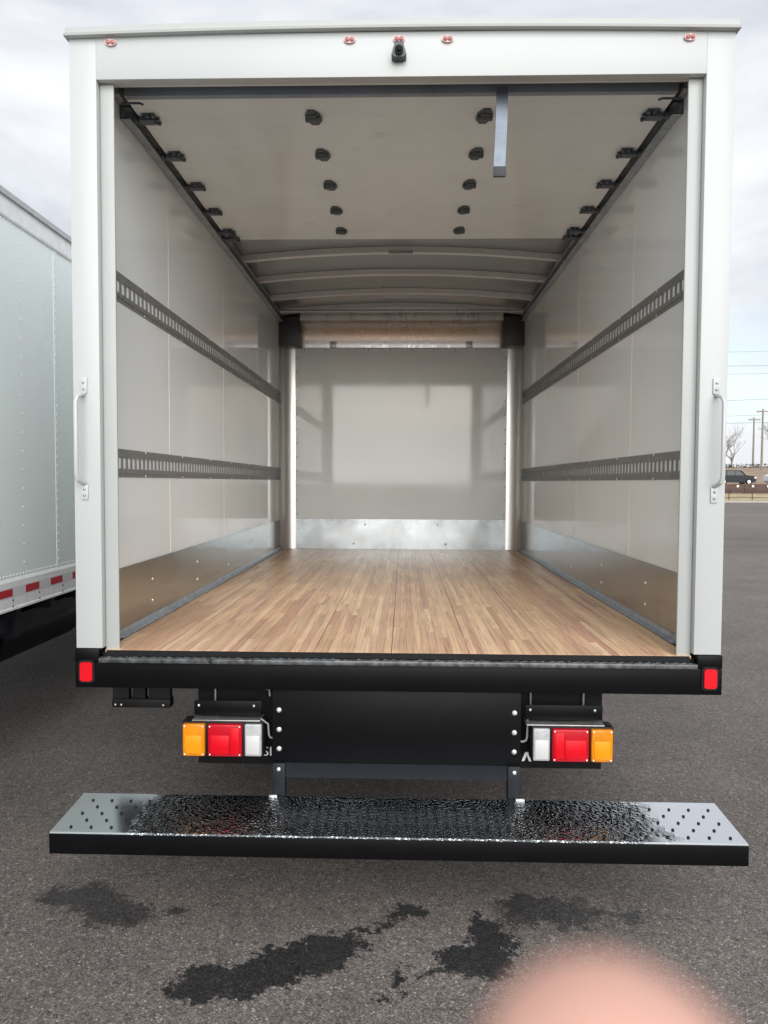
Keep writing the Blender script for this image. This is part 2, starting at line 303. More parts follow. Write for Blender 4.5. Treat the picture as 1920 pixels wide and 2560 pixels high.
def rrect(bm, x0, x1, z0, z1, r, y0, y1):
    pts = []
    for cx, cz, a0 in ((x1-r, z1-r, 0), (x0+r, z1-r, 90), (x0+r, z0+r, 180), (x1-r, z0+r, 270)):
        for k in range(6): a = math.radians(a0+18*k); pts.append((cx+r*math.cos(a), cz+r*math.sin(a)))
    return prism(bm, pts, 1, y0, y1)
def dome(bm, c, nrm, r, h, n=10):
    c = Vector(c); nrm = Vector(nrm).normalized()
    return tube(bm, [c, c+nrm*h*0.55, c+nrm*h*0.9, c+nrm*h], [r, r*0.9, r*0.55, r*0.12], n)
def finish(name, bm, mat, smooth=True):
    bmesh.ops.recalc_face_normals(bm, faces=bm.faces[:])
    me = bpy.data.meshes.new(name); bm.to_mesh(me); bm.free()
    me.materials.append(mat)
    if smooth:
        for p in me.polygons: p.use_smooth = True
        try: me.set_sharp_from_angle(angle=math.radians(35))
        except Exception: pass
    return me
def mobj(name, me, parent=None, kind=None, loc=None):
    o = bpy.data.objects.new(name, me); COL.objects.link(o)
    if parent is not None:
        o.parent = parent
        if parent.type == 'EMPTY': o.matrix_parent_inverse = Matrix.Translation(parent.location).inverted()
    if loc: o.location = loc
    if kind: o['kind'] = kind
    return o
def obj(name, bm, mat, parent=None, kind=None, smooth=True):
    return mobj(name, finish(name, bm, mat, smooth), parent, kind)
def B(*a, **k): return box(bmesh.new(), *a, **k)
def thing(name, loc, label, cat, group=None):
    o = bpy.data.objects.new(name, None); COL.objects.link(o); o.location = loc
    o['label'] = label; o['category'] = cat
    if group: o['group'] = group
    return o
def tag(o, label, cat, group=None):
    o['label'] = label; o['category'] = cat
    if group: o['group'] = group
    return o
def atY(x, z, y):          # slide a point measured on the rear plane (y=0) back to depth y along the sight line
    k = (y - CAM.y)/(0 - CAM.y)
    return CAM.x + (x-CAM.x)*k, CAM.z + (z-CAM.z)*k

# ------------------------------------------------------------------ ground
bm = bmesh.new()
R0 = 900
vs = [bm.verts.new((x, y, 0)) for x, y in ((-R0,-R0),(R0,-R0),(R0,R0),(-R0,R0))]; bm.faces.new(vs)
obj('ground', bm, asphalt, kind='structure', smooth=False)

# ------------------------------------------------------------------ the box truck
TR = thing('box_truck', (0, 2.2, 0), 'white box truck seen from behind with its roll-up door open and wood floor', 'truck')
WX, FZ, LY = 1.15, 0.93, 4.27
# rear frame -------------------------------------------------------
frame = obj('rear_frame', B(-1.1189, 1.1189, 0.0003, 0.045, 3.066, 3.226, 0.001), white_paint, TR)
frame_lip = obj('header_lip', B(-1.117, 1.117, 0.046, 0.075, 3.075, 3.2, 0.003), trim_white, frame)
for s in (-1, 1):
    x0, x1 = sorted((s*1.119, s*1.22)); po = obj('rear_post', B(x0, x1, 0.0, 0.05, 0.94, 3.226, 0.0015, 2), white_paint, TR)
    x0, x1 = sorted((s*1.066, s*1.1188)); obj('door_channel', B(x0, x1, 0.030, 0.040, 0.908, 3.064, 0.003, 3), channel_m, po)
    x0, x1 = sorted((s*1.156, s*1.218)); obj('post_light_seal', B(x0, x1, 0.0505, 0.2155, 0.908, 3.20), trim_white, po)  # unseen box added behind the post to seal out light
# roof edge trim, crowned across the width
bm = bmesh.new(); prof = [(-0.022, 0.0), (-0.024, 0.008), (-0.012, 0.015), (-0.010, 0.036), (0.05, 0.042), (0.05, 0.0), (-0.02, -0.001)]
rows = []
for i in range(25):
    x = -1.230 + 2.460*i/24; zb = 3.214 + 0.016*(1-(x/1.22)**2)
    rows.append([bm.verts.new((x, p, zb+q)) for p, q in prof])
for a, b in zip(rows, rows[1:]):
    for k in range(len(prof)): bm.faces.new((a[k], a[(k+1)%len(prof)], b[(k+1)%len(prof)], b[k]))
bm.faces.new(rows[0]); bm.faces.new(rows[-1][::-1])
obj('roof_edge_trim', bm, channel_m, TR)
# clearance lamps
def oval(bm, cx, cz, y, rx, rz, th, n=18):
    prism(bm, [(cx+rx*math.cos(2*math.pi*k/n), cz+rz*math.sin(2*math.pi*k/n)) for k in range(n)], 1, y-th, y)
for x, z in ((-1.061, 3.196), (-0.178, 3.196), (0.003, 3.196), (0.180, 3.195), (1.055, 3.192)):
    bm = bmesh.new(); oval(bm, x, z, -0.0005, 0.021, 0.0125, 0.007); lp = obj('marker_lamp', bm, marker_base, TR)
    for dx in (-0.0085, 0.0085):
        bm = bmesh.new(); dome(bm, (x+dx, -0.007, z), (0, -1, 0), 0.0085, 0.006, 12); obj('lamp_dome', bm, marker_red, lp)
# reversing camera
bm = bmesh.new(); box(bm, -0.010, 0.016, -0.022, 0.0, 3.163, 3.182, 0.003)
prism(bm, [(-0.012, 3.166), (0.018, 3.166), (0.024, 3.146), (0.030, 3.124), (0.018, 3.116), (-0.012, 3.116), (-0.024, 3.124), (-0.018, 3.146)], 1, -0.038, 0.0)
rc = obj('reversing_camera', bm, cap_dark, TR)
bm = bmesh.new(); cyl(bm, (0.003, -0.043, 3.136), (0, -1, -0.25), 0.015, 0.012, 20); lens = obj('camera_hood', bm, black, rc)
bm = bmesh.new(); dome(bm, (0.003, -0.0485, 3.1345), (0, -1, -0.25), 0.008, 0.004, 14); obj('camera_lens', bm, black, rc)
# grab handles
for s in (-1, 1):
    bm = bmesh.new()
    tube(bm, [(s*1.180, -0.004, 1.906), (s*1.182, -0.022, 1.902), (s*1.186, -0.042, 1.892), (s*1.189, -0.050, 1.872), (s*1.189, -0.050, 1.605), (s*1.186, -0.042, 1.585), (s*1.182, -0.022, 1.575), (s*1.178, -0.004, 1.570)], 0.0082, 10)
    gh = obj('grab_handle', bm, white_paint, TR)
    for z0, z1 in ((1.908, 1.968), (1.508, 1.566)):
        fl = obj('handle_flange', B(s*1.179-0.013, s*1.179+0.013, -0.006, -0.0005, z0, z1, 0.0025), white_paint, gh)
        bm = bmesh.new()
        for q in (0.3, 0.7): dome(bm, (s*1.179, -0.006, z0+(z1-z0)*q), (0, -1, 0), 0.0055, 0.005, 8)
        obj('handle_bolt', bm, galv, gh)

# outer shell ---------------------------------------------------------
for s in (-1, 1):
    x0, x1 = sorted((s*1.166, s*1.214)); obj('side_wall', B(x0, x1, 0.216, 4.31, 0.90, 3.185), white_paint, TR)
obj('front_wall', B(-1.16, 1.16, 4.30, 4.35, 0.90, 3.2), white_paint, TR)
def crown(bm, y0, y1, zc, th, xh=1.165, n=16, sag=0.062):
    rows = []
    for i in range(n+1):
        x = -xh + 2*xh*i/n; z = zc - sag*(x/1.15)**2
        rows.append([bm.verts.new(p) for p in ((x, y0, z), (x, y1, z), (x, y1, z+th), (x, y0, z+th))])
    for a, b in zip(rows, rows[1:]):
        for k in range(4): bm.faces.new((a[k], a[(k+1)%4], b[(k+1)%4], b[k]))
    bm.faces.new(rows[0]); bm.faces.new(rows[-1][::-1]); return bm
roof = obj('roof', crown(bmesh.new(), 0.06, 4.34, 3.236, 0.006, xh=1.2), roof_skin, TR)
for y in (0.9, 1.9, 2.43, 2.96, 3.52, 4.02):
    obj('roof_bow', crown(bmesh.new(), y, y+0.045, 3.193, 0.041, xh=1.135), bow_steel, roof)
# small junction plate on the first open bow
obj('bow_plate', B(-0.085, 0.085, 2.425, 2.4295, 3.183, 3.205, 0.001), galv, roof)
for s in (-1, 1):                                            # top side rail between wall and roof
    x0, x1 = sorted((s*1.12, s*1.165)); obj('top_side_rail', B(x0, x1, 0.22, 4.2, 3.128, 3.168, 0.003), rail_steel, roof)

# interior lining -------------------------------------------------------
YS = [0.217, 0.92, 2.02, 3.12, 4.14]
for s in (-1, 1):
    for a, b in zip(YS, YS[1:]):
        x0, x1 = sorted((s*WX, s*1.164)); obj('wall_panel', B(x0, x1, a+0.001, b-0.001, 0.93, 3.127), liner, TR, smooth=False)
    for y in YS[1:-1]:
        x0, x1 = sorted((s*(WX-0.0012), s*(WX-0.0002))); obj('joint_strip', B(x0, x1, y-0.014, y+0.014, 1.222, 3.12), liner_joint, TR, smooth=False)
    # scuff plate along the foot of the wall
    x0, x1 = sorted((s*(WX-0.005), s*(WX-0.0005))); sp_ = obj('scuff_plate', B(x0, x1, 0.222, 4.16, 0.932, 1.217), kick, TR, smooth=False)
    bm = bmesh.new()
    for i in range(5):
        y = 0.63 + 0.735*i
        for z in (1.022, 1.122): dome(bm, (s*(WX-0.005), y, z), (-s, 0, 0), 0.0065, 0.004, 8)
    obj('scuff_rivets', bm, zinc, sp_, kind='stuff')
    bm = bmesh.new(); prism(bm, [(s*(WX-0.0055), 0.931), (s*(WX-0.03), 0.931), (s*(WX-0.03), 0.937), (s*(WX-0.012), 0.944), (s*(WX-0.009), 0.962), (s*(WX-0.0055), 0.962)], 1, 0.222, 4.16)
    obj('floor_edge_angle', bm, rail_steel, TR)
# logistic tracks
def etrack(s, z0, z1):
    bm = bmesh.new(); xa, xb = s*(WX-0.0005), s*(WX-0.0055)
    h = z1-z0; a0, a1 = z0+0.30*h, z0+0.70*h; y0, y1 = 0.225, 4.225
    def bx(ya, yb, za, zb, xd=xb):
        l_, r_ = sorted((xa, xd)); box(bm, l_, r_, ya, yb, za, zb)
    bx(y0, y1, z0, z0+0.13*h, s*(WX-0.003)); bx(y0, y1, z1-0.13*h, z1, s*(WX-0.003))
    bx(y0, y1, z0+0.131*h, a0); bx(y0, y1, a1, z1-0.131*h)
    p = 0.0508; n = int((y1-y0)/p)
    for i in range(n+1): bx(y0+i*p, min(y1, y0+i*p+0.0155), a0+0.0004, a1-0.0004, s*(WX-0.005))
    return obj('logistic_track', bm, track_steel, TR, smooth=False)
for s in (-1, 1):
    for z0, z1 in ((2.318, 2.4385), (1.5957, 1.713)):
        tr = etrack(s, z0, z1)
        bm = bmesh.new()
        for i in range(8):
            for z in (z0+0.006, z1-0.006): dome(bm, (s*(WX-0.003), 0.86+0.55*i-0.3, z), (-s, 0, 0), 0.0055, 0.003, 8)
        obj('track_rivets', bm, zinc, tr, kind='stuff')
# front wall, rounded aluminium corner posts, cove
fp = obj('front_panel', B(-1.015, 1.015, 4.262, 4.29, 1.222, 2.862), front_liner, TR, smooth=False)
bm = bmesh.new()
for i in range(10): dome(bm, (-0.93+1.86*i/9, 4.262, 2.845), (0, -1, 0), 0.006, 0.003, 6)
for i in range(12):
    for s in (-1, 1): dome(bm, (s*0.998, 4.262, 1.27+1.5*i/11), (0, -1, 0), 0.006, 0.003, 6)
obj('panel_screws', bm, dark_screw, fp, kind='stuff')
fk = obj('front_scuff_plate', B(-1.015, 1.015, 4.258, 4.29, 0.931, 1.2215), kick, TR, smooth=False)
bm = bmesh.new()
for x in (-0.34, 0.36): dome(bm, (x, 4.258, 1.17), (0, -1, 0), 0.008, 0.004, 8)
for x in (-0.45, 0.44): dome(bm, (x, 4.258, 0.985), (0, -1, 0), 0.011, 0.006, 8)
for s in (-1, 1):
    for z in (0.97, 1.05, 1.13, 1.2): dome(bm, (s*0.985, 4.258, z), (0, -1, 0), 0.006, 0.003, 6)
obj('scuff_bolts', bm, galv, fk, kind='stuff')
for s in (-1, 1):
    bm = bmesh.new(); arc = []
    for k in range(13):
        a = math.radians(90*k/12); arc.append((s*(1.013 + 0.137*math.cos(a)), 4.13 + 0.137*math.sin(a)))
    arc2 = [(s*1.163, 4.285)]
    pts = arc + arc2
    A_ = [bm.verts.new((p, q, 0.932)) for p, q in pts]; B_ = [bm.verts.new((p, q, 2.866)) for p, q in pts]
    for i in range(len(pts)): bm.faces.new((A_[i], A_[(i+1)%len(pts)], B_[(i+1)%len(pts)], B_[i]))
    bm.faces.new(A_); bm.faces.new(B_[::-1])
    cp = obj('corner_post', bm, alu, TR)
    x0, x1 = sorted((s*1.149, s*0.945)); obj('corner_cap', B(x0, x1, 4.10, 4.25, 2.858, 3.127, 0.006), cap_dark, cp)
bm = bmesh.new(); arc = []
for k in range(15):
    a = math.radians(88*k/14); arc.append((4.055+0.205*math.cos(a), 2.866+0.215*math.sin(a)))
pts = arc + [(4.055, 3.17), (4.285, 3.17), (4.285, 2.866)]
prism(bm, pts, 0, -0.944, 0.944)
cove = obj('front_cove', bm, alu_warm, TR)
for s in (-1, 1):
    x0, x1 = sorted((s*0.62, s*0.68)); obj('cove_clip', B(x0, x1, 4.252, 4.2605, 2.866, 2.93, 0.001), galv, cove)

# wooden floor: 60 rows of laminated strips, five lengths each ------------
floor = obj('floor', B(-1.142, 1.142, 0.03, 4.27, 0.885, 0.9195), black_dull, TR, smooth=False)
bm = B(-0.5, 0.5, -0.5, 0.5, -0.5, 0.5); strip_me = finish('wood_strip', bm, hardwood, smooth=False)
NC = 75; half = 1.118; w = 2*half/NC; YM = 3.0             # near half: 300 single strips; beyond that one joined part
far = bmesh.new()
for c in range(NC):
    xa = -half + c*w; gap_l = 0.0022 if c % 10 == 7 else 0.0004
    end = YM + random.uniform(-0.4, 0.4)
    while True:
        ys = [0.022] + sorted(random.uniform(0.2, end-0.2) for _ in range(3)) + [end]
        if min(b-a for a, b in zip(ys, ys[1:])) > 0.2: break
    for a, b in zip(ys, ys[1:]):
        o = mobj('wood_strip', strip_me, floor)
        zt = FZ + random.uniform(-0.0003, 0.0003)
        o.location = (xa + w/2 + gap_l/2, (a+b)/2, (0.9196+zt)/2)
        o.scale = (w - gap_l - 0.0003, b-a-0.0006, zt-0.9196)
    y = end
    while y < 4.257:
        y2 = y + random.uniform(0.3, 0.9)
        if y2 > 4.0: y2 = 4.257
        box(far, xa+gap_l+0.00015, xa+w-0.00015, y+0.0003, y2-0.0003, 0.9197, FZ + random.uniform(-0.0003, 0.0003)); y = y2
obj('far_wood_strips', far, hardwood_far, floor, kind='stuff', smooth=False)
obj('floor_end_angle', B(-1.11, 1.11, 0.012, 0.0215, 0.9075, 0.9285), black_dull, floor)

# sill plate with tread bars, bumper beam -----------------------------------
sill = obj('sill_plate', B(-1.128, 1.128, -0.020, 0.011, 0.888, 0.9065, 0.003), sill_m, TR)
bm = bmesh.new(); x = -1.10; k = 0
while x < 1.10:
    if random.random() > 0.12:
        yo = -0.012 if k % 2 else -0.001
        box(bm, x, x+random.uniform(0.012, 0.02), yo-0.0025, yo+0.0025, 0.9066, 0.9095)
    x += 0.0165; k += 1
obj('sill_tread', bm, sill_m, sill, kind='stuff', smooth=False)
beam = obj('rear_beam', B(-1.225, 1.225, -0.006, 0.13, 0.788, 0.8875, 0.005), black, TR)
for s in (-1, 1):
    x0, x1 = sorted((s*1.131, s*1.225)); obj('corner_block', B(x0, x1, -0.0062, 0.13, 0.8877, 0.9385, 0.004), black, beam)
    xc = s*1.1775; bm = bmesh.new(); rrect(bm, xc-0.031, xc+0.031, 0.808, 0.896, 0.014, -0.0105, -0.0065)
    rb = obj('reflector', bm, black_dull, TR)
    bm = bmesh.new(); rrect(bm, xc-0.0235, xc+0.0235, 0.8155, 0.8885, 0.011, -0.0165, -0.0108); obj('reflector_lens', bm, red_reflex, rb)

# centre plate, crossbar, legs ---------------------------------------------
plate = obj('hitch_plate', B(-0.470, 0.482, 0.02, 0.032, 0.499, 0.784, 0.002), black, TR)
obj('plate_flange', B(-0.474, 0.486, 0.006, 0.034, 0.7842, 0.7875, 0.001), black, plate)
for xb in (-0.444, 0.457):
    for z in (0.704, 0.628, 0.553):
        bm = bmesh.new(); cyl(bm, (xb, 0.0185, z), (0, -1, 0), 0.0095, 0.003, 14); dome(bm, (xb, 0.017, z), (0, -1, 0), 0.0075, 0.007, 12); obj('bolt', bm, zinc, plate)
legs = None
bm = bmesh.new(); prism(bm, [(0.019, 0.441), (0.0195, 0.4985), (0.045, 0.4985), (0.045, 0.441)], 0, -0.4195, 0.4325)
cb = obj('step_crossbar', bm, crossbar_m, TR)
for x0, x1, xb in ((-0.468, -0.420, -0.444), (0.433, 0.481, 0.457)):
    lg = obj('step_leg', B(x0, x1, 0.008, 0.05, 0.362, 0.4985, 0.002), navy_steel, TR)
    bm = bmesh.new(); dome(bm, (xb, 0.008, 0.477), (0, -1, 0), 0.0082, 0.007, 12); obj('bolt', bm, zinc, lg)
    obj('foot_tab', B(xb-0.035 if xb < 0 else xb+0.005, xb-0.005 if xb < 0 else xb+0.038, -0.006, 0.006, 0.372, 0.379, 0.001), zinc, lg)

# tail lamps ------------------------------------------------------------------
def lens_block(name, x0, x1, z0, z1, mat, parent, y=-0.012, screws=True):
    bm = bmesh.new(); box(bm, x0, x1, y, 0.012, z0, z1, 0.0055, 3)
    o = obj(name, bm, mat, parent)
    if screws:
        bm = bmesh.new()
        for sx in (x0+0.008, x1-0.008):
            for sz in (z0+0.008, z1-0.008): dome(bm, (sx, y, sz), (0, -1, 0), 0.0034, 0.002, 8)
        obj('lens_screws', bm, zinc, o, kind='stuff')
    return o
def tail_lamp(s, segs, hx0, hx1, bx0, bx1, dz):
    root = obj('tail_lamp', B(hx0, hx1, 0.006, 0.075, 0.521+dz, 0.660+dz, 0.006), black_dull, TR)
    obj('lamp_shelf', B(bx0, bx1, 0.0, 0.085, 0.662+dz, 0.667+dz, 0.001), galv, root)
    br = obj('lamp_bracket', B(bx0, bx1, 0.03, 0.036, 0.676+dz, 0.733+dz, 0.002), black, root)
    bm = bmesh.new()
    for x in (bx0+0.018, bx1-0.03): dome(bm, (x, 0.03, 0.714+dz), (0, -1, 0), 0.006, 0.005, 8)
    obj('bracket_bolts', bm, galv, root, kind='stuff')
    for nm, x0, x1, mat in segs:
        lens_block(nm, x0, x1, 0.529+dz, 0.653+dz, mat, root, y=-0.012 if 'clear' not in nm else -0.006, screws='clear' not in nm)
        if nm == 'red_lens':
            a, b = (x1-0.042, x1-0.010) if s < 0 else (x0+0.010, x0+0.042)
            obj('reflex_panel', B(a, b, -0.0145, -0.0115, 0.541+dz, 0.641+dz, 0.001), red_reflex, root)
            a, b = (x0+0.012, x1-0.048) if s < 0 else (x0+0.048, x1-0.012)
            obj('stop_glow_panel', B(a, b, -0.014, -0.0115, 0.541+dz, 0.612+dz, 0.001), red_reflex, root)  # brighter red painted low on the lens to mimic bulb glow
        if nm == 'amber_lens': obj('turn_glow_panel', B(x0+0.011, x1-0.011, -0.014, -0.0115, 0.541+dz, 0.610+dz, 0.001), amber_glow, root)  # brighter amber painted low on the lens to mimic bulb glow
        if nm == 'clear_lens': obj('reverse_glow_panel', B(x0+0.007, x1-0.007, -0.008, -0.0055, 0.538+dz, 0.610+dz, 0.001), clear_glow, root)  # paler panel painted low on the lens to mimic bulb glow
tail_lamp(-1, [('amber_lens', -0.810, -0.725, amber_lens), ('red_lens', -0.713, -0.583, red_lens), ('clear_lens', -0.573, -0.508, clear_lens)], -0.816, -0.503, -0.776, -0.514, 0.0)
tail_lamp(1, [('clear_lens', 0.525, 0.588, clear_lens), ('red_lens', 0.596, 0.733, red_lens), ('amber_lens', 0.742, 0.823, amber_lens)], 0.520, 0.830, 0.500, 0.793, -0.001)
# mud flaps with what shows of their lettering
def letters(txt, x0, x1, z0, z1, y, parent):
    cu = bpy.data.curves.new('letters', 'FONT'); cu.body = txt; cu.extrude = 0.0004
    to = bpy.data.objects.new('tmp', cu); COL.objects.link(to)
    bpy.context.view_layer.update()
    me = bpy.data.meshes.new_from_object(to); COL.objects.unlink(to); bpy.data.objects.remove(to)
    xs = [v.co.x for v in me.vertices]; ys = [v.co.y for v in me.vertices]
    for v in me.vertices:
        px = x0 + (v.co.x-min(xs))/(max(xs)-min(xs))*(x1-x0); pz = z0 + (v.co.y-min(ys))/(max(ys)-min(ys))*(z1-z0)
        v.co = (px, y - 0.0006 - v.co.z*0.3, pz)
    me.materials.clear(); me.materials.append(letter_white)
    return mobj('lettering', me, parent)
for s, xa, xb in ((-1, -0.752, -0.36), (1, 0.37, 0.782)):
    yF = 0.13
    x0, z0 = atY(xa, 0.499, yF); x1, z1 = atY(xb, 0.79, yF)
    fl = obj('mud_flap', B(x0, x1, yF, yF+0.010, z0, 0.80, 0.002), rubber, TR)
    if s < 0:
        a0, b0 = atY(-0.503, 0.532, yF); a1, b1 = atY(-0.4705, 0.567, yF); letters('SI', a0, a1, b0, b1, yF, fl)
    else:
        a0, b0 = atY(0.482, 0.526, yF); a1, b1 = atY(0.521, 0.561, yF)
        bm = bmesh.new(); mxx = (a0+a1)/2; t_ = 0.011
        prism(bm, [(a0, b0), (a0+t_, b0), (mxx, b1-0.013), (a1-t_, b0), (a1, b0), (mxx+0.006, b1), (mxx-0.006, b1)], 1, yF-0.0012, yF-0.0004)
        obj('lettering', bm, letter_white, fl)
# hanger rods and cables
for x in (-0.685, 0.5125, 0.7105):
    xx, zz0 = atY(x, 0.735, 0.12); _, zz1 = atY(x, 0.80, 0.12); bm = bmesh.new(); tube(bm, [(xx, 0.118, zz0), (xx, 0.118, zz1)], 0.0045, 8); obj('flap_hanger', bm, galv, TR)
bm = bmesh.new(); tube(bm, [(-0.515, 0.02, 0.668), (-0.505, 0.022, 0.660), (-0.489, 0.03, 0.645), (-0.487, 0.035, 0.600), (-0.482, 0.04, 0.588), (-0.466, 0.05, 0.583)], 0.0035, 6); obj('lamp_cable', bm, cable, TR)
bm = bmesh.new(); tube(bm, [(0.512, 0.05, 0.673), (0.511, 0.05, 0.60), (0.507, 0.05, 0.588), (0.498, 0.05, 0.583), (0.482, 0.05, 0.583)], 0.0042, 6); obj('lamp_cable', bm, cable, TR)
bm = bmesh.new(); tube(bm, [(-0.502, 0.06, 0.772), (-0.490, 0.06, 0.772), (-0.487, 0.06, 0.745)], 0.004, 6); obj('lamp_cable', bm, cable, TR)
# bracket hanging under the left end of the beam
lb = obj('under_bracket', B(-1.205, -0.955, 0.29, 0.34, 0.618, 0.655, 0.003), black_dull, TR)
for x0, x1 in ((-1.205, -1.135), (-1.12, -1.065), (-1.05, -0.958)): obj('bracket_hanger', B(x0, x1, 0.30, 0.33, 0.6551, 0.80), black_dull, lb)
bm = bmesh.new()
for x in (-1.19, -1.165, -0.985): dome(bm, (x, 0.29, 0.630), (0, -1, 0), 0.005, 0.003, 8)
obj('bracket_bolts', bm, galv, lb, kind='stuff')

# rear step -------------------------------------------------------------------
def step_z(y): return 0.354 + (y+0.27)/0.27*0.019
bm = bmesh.new(); X0, X1, Y0, Y1 = -1.200, 1.210, -0.27, 0.004
prism(bm, [(Y0, step_z(Y0)-0.074), (Y0, step_z(Y0)-0.004), (Y0+0.004, step_z(Y0)), (Y1, step_z(Y1)), (Y1, step_z(Y1)-0.05), (Y1-0.006, step_z(Y1)-0.05), (Y1-0.006, step_z(Y1)-0.008), (Y0+0.008, step_z(Y0)-0.008), (Y0+0.008, step_z(Y0)-0.074)], 0, X0, X1)
step = obj('rear_step', bm, step_top_mat, TR)
obj('step_face', B(X0, X1, Y0-0.0035, Y0-0.0003, step_z(Y0)-0.075, step_z(Y0)-0.005, 0.001), black, step)
bm = bmesh.new(); r_ = 0
y = Y0+0.035
while y < Y1-0.02:
    x = X0+0.06 + (0.036 if r_ % 2 else 0)
    while x < X1-0.03:
        c = Vector((x, y, step_z(y)-0.0005)); tube(bm, [c, c+Vector((0, 0, 0.0045)), c+Vector((0, 0, 0.0052)), c+Vector((0, 0, 0.001))], [0.0058, 0.005, 0.004, 0.003], 8)
        x += 0.072
    y += 0.046; r_ += 1
obj('step_dimples', bm, black_dull, step, kind='stuff')  # dark colour stands in for the shade inside the tread holes

# chassis and wheels underneath ------------------------------------------------
for s in (-1, 1):
    x0, x1 = sorted((s*0.39, s*0.455)); obj('chassis_rail', B(x0, x1, 0.05, 6.2, 0.58, 0.78), navy_steel, TR)
for y in (0.35, 0.9, 1.6, 2.3, 3.0, 3.7): obj('cross_member', B(-1.14, 1.14, y, y+0.06, 0.785, 0.884), navy_steel, TR)
bm = bmesh.new(); tube(bm, [(-0.95, 1.75, 0.38), (0.95, 1.75, 0.38)], 0.06, 14); cyl(bm, (0, 1.75, 0.38), (0, 1, 0), 0.16, 0.24, 18); obj('rear_axle', bm, navy_steel, TR)
def wheel(parent, x, y, r=0.38, wdt=0.2):
    bm = bmesh.new(); n = 28
    prof = [(-wdt/2, r*0.62), (-wdt/2, r*0.9), (-wdt*0.4, r*0.985), (-wdt*0.1, r), (wdt*0.1, r), (wdt*0.4, r*0.985), (wdt/2, r*0.9), (wdt/2, r*0.62)]
    rows = []
    for k in range(n):
        a = 2*math.pi*k/n; rows.append([bm.verts.new((x+p, y+q*math.cos(a), r+q*math.sin(a))) for p, q in prof])
    for k in range(n):
        a, b = rows[k], rows[(k+1)%n]
        for j in range(len(prof)-1): bm.faces.new((a[j], a[j+1], b[j+1], b[j]))
    wh = obj('wheel', bm, rubber, parent)
    bm = bmesh.new(); cyl(bm, (x, y, r), (1, 0, 0), r*0.63, wdt*0.7, 24); obj('rim', bm, galv, wh)
for x in (-0.92, -0.68, 0.68, 0.92): wheel(TR, x, 1.75)

# roll-up door, stored under the roof -------------------------------------------
door = obj('roll_up_door', B(-1.075, 1.075, 0.15, 0.178, 3.083, 3.122, 0.003), door_rail_m, TR)
obj('door_seal', B(-1.07, 1.07, 0.130, 0.1495, 3.122, 3.14, 0.003), black_dull, door)
YD = [0.179, 0.355, 0.70, 1.045, 1.39, 1.717, 1.875]
for a, b in zip(YD, YD[1:]):
    obj('door_panel', B(-1.085, 1.085, a+0.0003, b-0.0003, 3.1005, 3.124), door_skin, door)
bm = bmesh.new()
prism(bm, [(-0.034, -0.018), (-0.018, -0.056), (0.008, -0.060), (0.028, -0.030), (0.036, 0.012), (0.022, 0.056), (-0.006, 0.060), (-0.030, 0.028)], 2, -0.007, 0.0)
tube(bm, [(-0.033, 0, -0.010), (0.033, 0, -0.010)], 0.011, 10); box(bm, -0.02, 0.02, -0.03, 0.03, -0.012, -0.0071, 0.002)
for p, q in ((-0.016, -0.04), (0.010, -0.044), (-0.01, 0.042), (0.016, 0.040)): dome(bm, (p, q, -0.006), (0, 0, -1), 0.006, 0.004, 8)
hinge_me = finish('hinge', bm, hinge_steel)
for y in YD[1:-1]:
    for s in (-1, 1):
        o = mobj('hinge', hinge_me, door); o.location = (s*0.355, y, 3.1003); o.scale = (s, 1, 1); o.rotation_euler = (0, 0, s*0.18)
bm = bmesh.new()                                             # edge hinge with roller
box(bm, 0.0, 0.058, -0.055, 0.045, -0.006, 0.0, 0.001); box(bm, -0.022, 0.05, -0.030, 0.026, -0.026, -0.0061, 0.004)
tube(bm, [(-0.045, 0, -0.014), (0.03, 0, -0.014)], 0.008, 8); cyl(bm, (-0.04, 0, -0.006), (1, 0, 0), 0.022, 0.02, 14)
for p, q in ((0.052, -0.045), (0.062, -0.008), (0.058, 0.034), (0.026, -0.048)): cyl(bm, (p, q, -0.012), (0, 0, 1), 0.010, 0.016, 8)
roll_me = finish('roller_hinge', bm, hinge_steel)
for y in YD[1:-1] + [1.83]:
    for s in (-1, 1):
        o = mobj('roller_hinge', roll_me, door); o.location = (s*-1.064 if s > 0 else 1.064, y, 3.1002); o.scale = (s*0.9, 0.8, 0.8)
for s in (-1, 1):                                            # corner arm beside the bottom rail
    bm = bmesh.new(); tube(bm, [(s*1.10, 0.20, 3.082), (s*1.03, 0.20, 3.082), (s*1.015, 0.20, 3.076)], 0.0045, 6); obj('corner_arm', bm, hinge_steel, door)
# rails
for s in (-1, 1):
    path = [(0.30, 3.095), (0.40, 3.102), (0.6, 3.104), (4.22, 3.104)]
    bm = bmesh.new(); rows = []
    for i, (yy, zz) in enumerate(path):
        a = Vector(path[max(0, i-1)]); b = Vector(path[min(len(path)-1, i+1)]); d = (b-a).normalized(); nn = Vector((-d.y, d.x))
        c = Vector((yy, zz))
        rows.append([bm.verts.new((X_, *(c + nn*q))) for X_, q in ((s*1.1485, -0.024), (s*1.108, -0.024), (s*1.108, -0.020), (s*1.144, -0.020), (s*1.144, 0.020), (s*1.108, 0.020), (s*1.108, 0.024), (s*1.1485, 0.024))])
    for a, b in zip(rows, rows[1:]):
        for k in range(8): bm.faces.new((a[k], a[(k+1)%8], b[(k+1)%8], b[k]))
    obj('door_rail', bm, rail_steel, TR)
# spring shaft at the front end of the rails
bm = bmesh.new(); tube(bm, [(-1.10, 3.90, 3.128), (1.10, 3.90, 3.128)], 0.014, 12); obj('spring_shaft', bm, galv, TR)
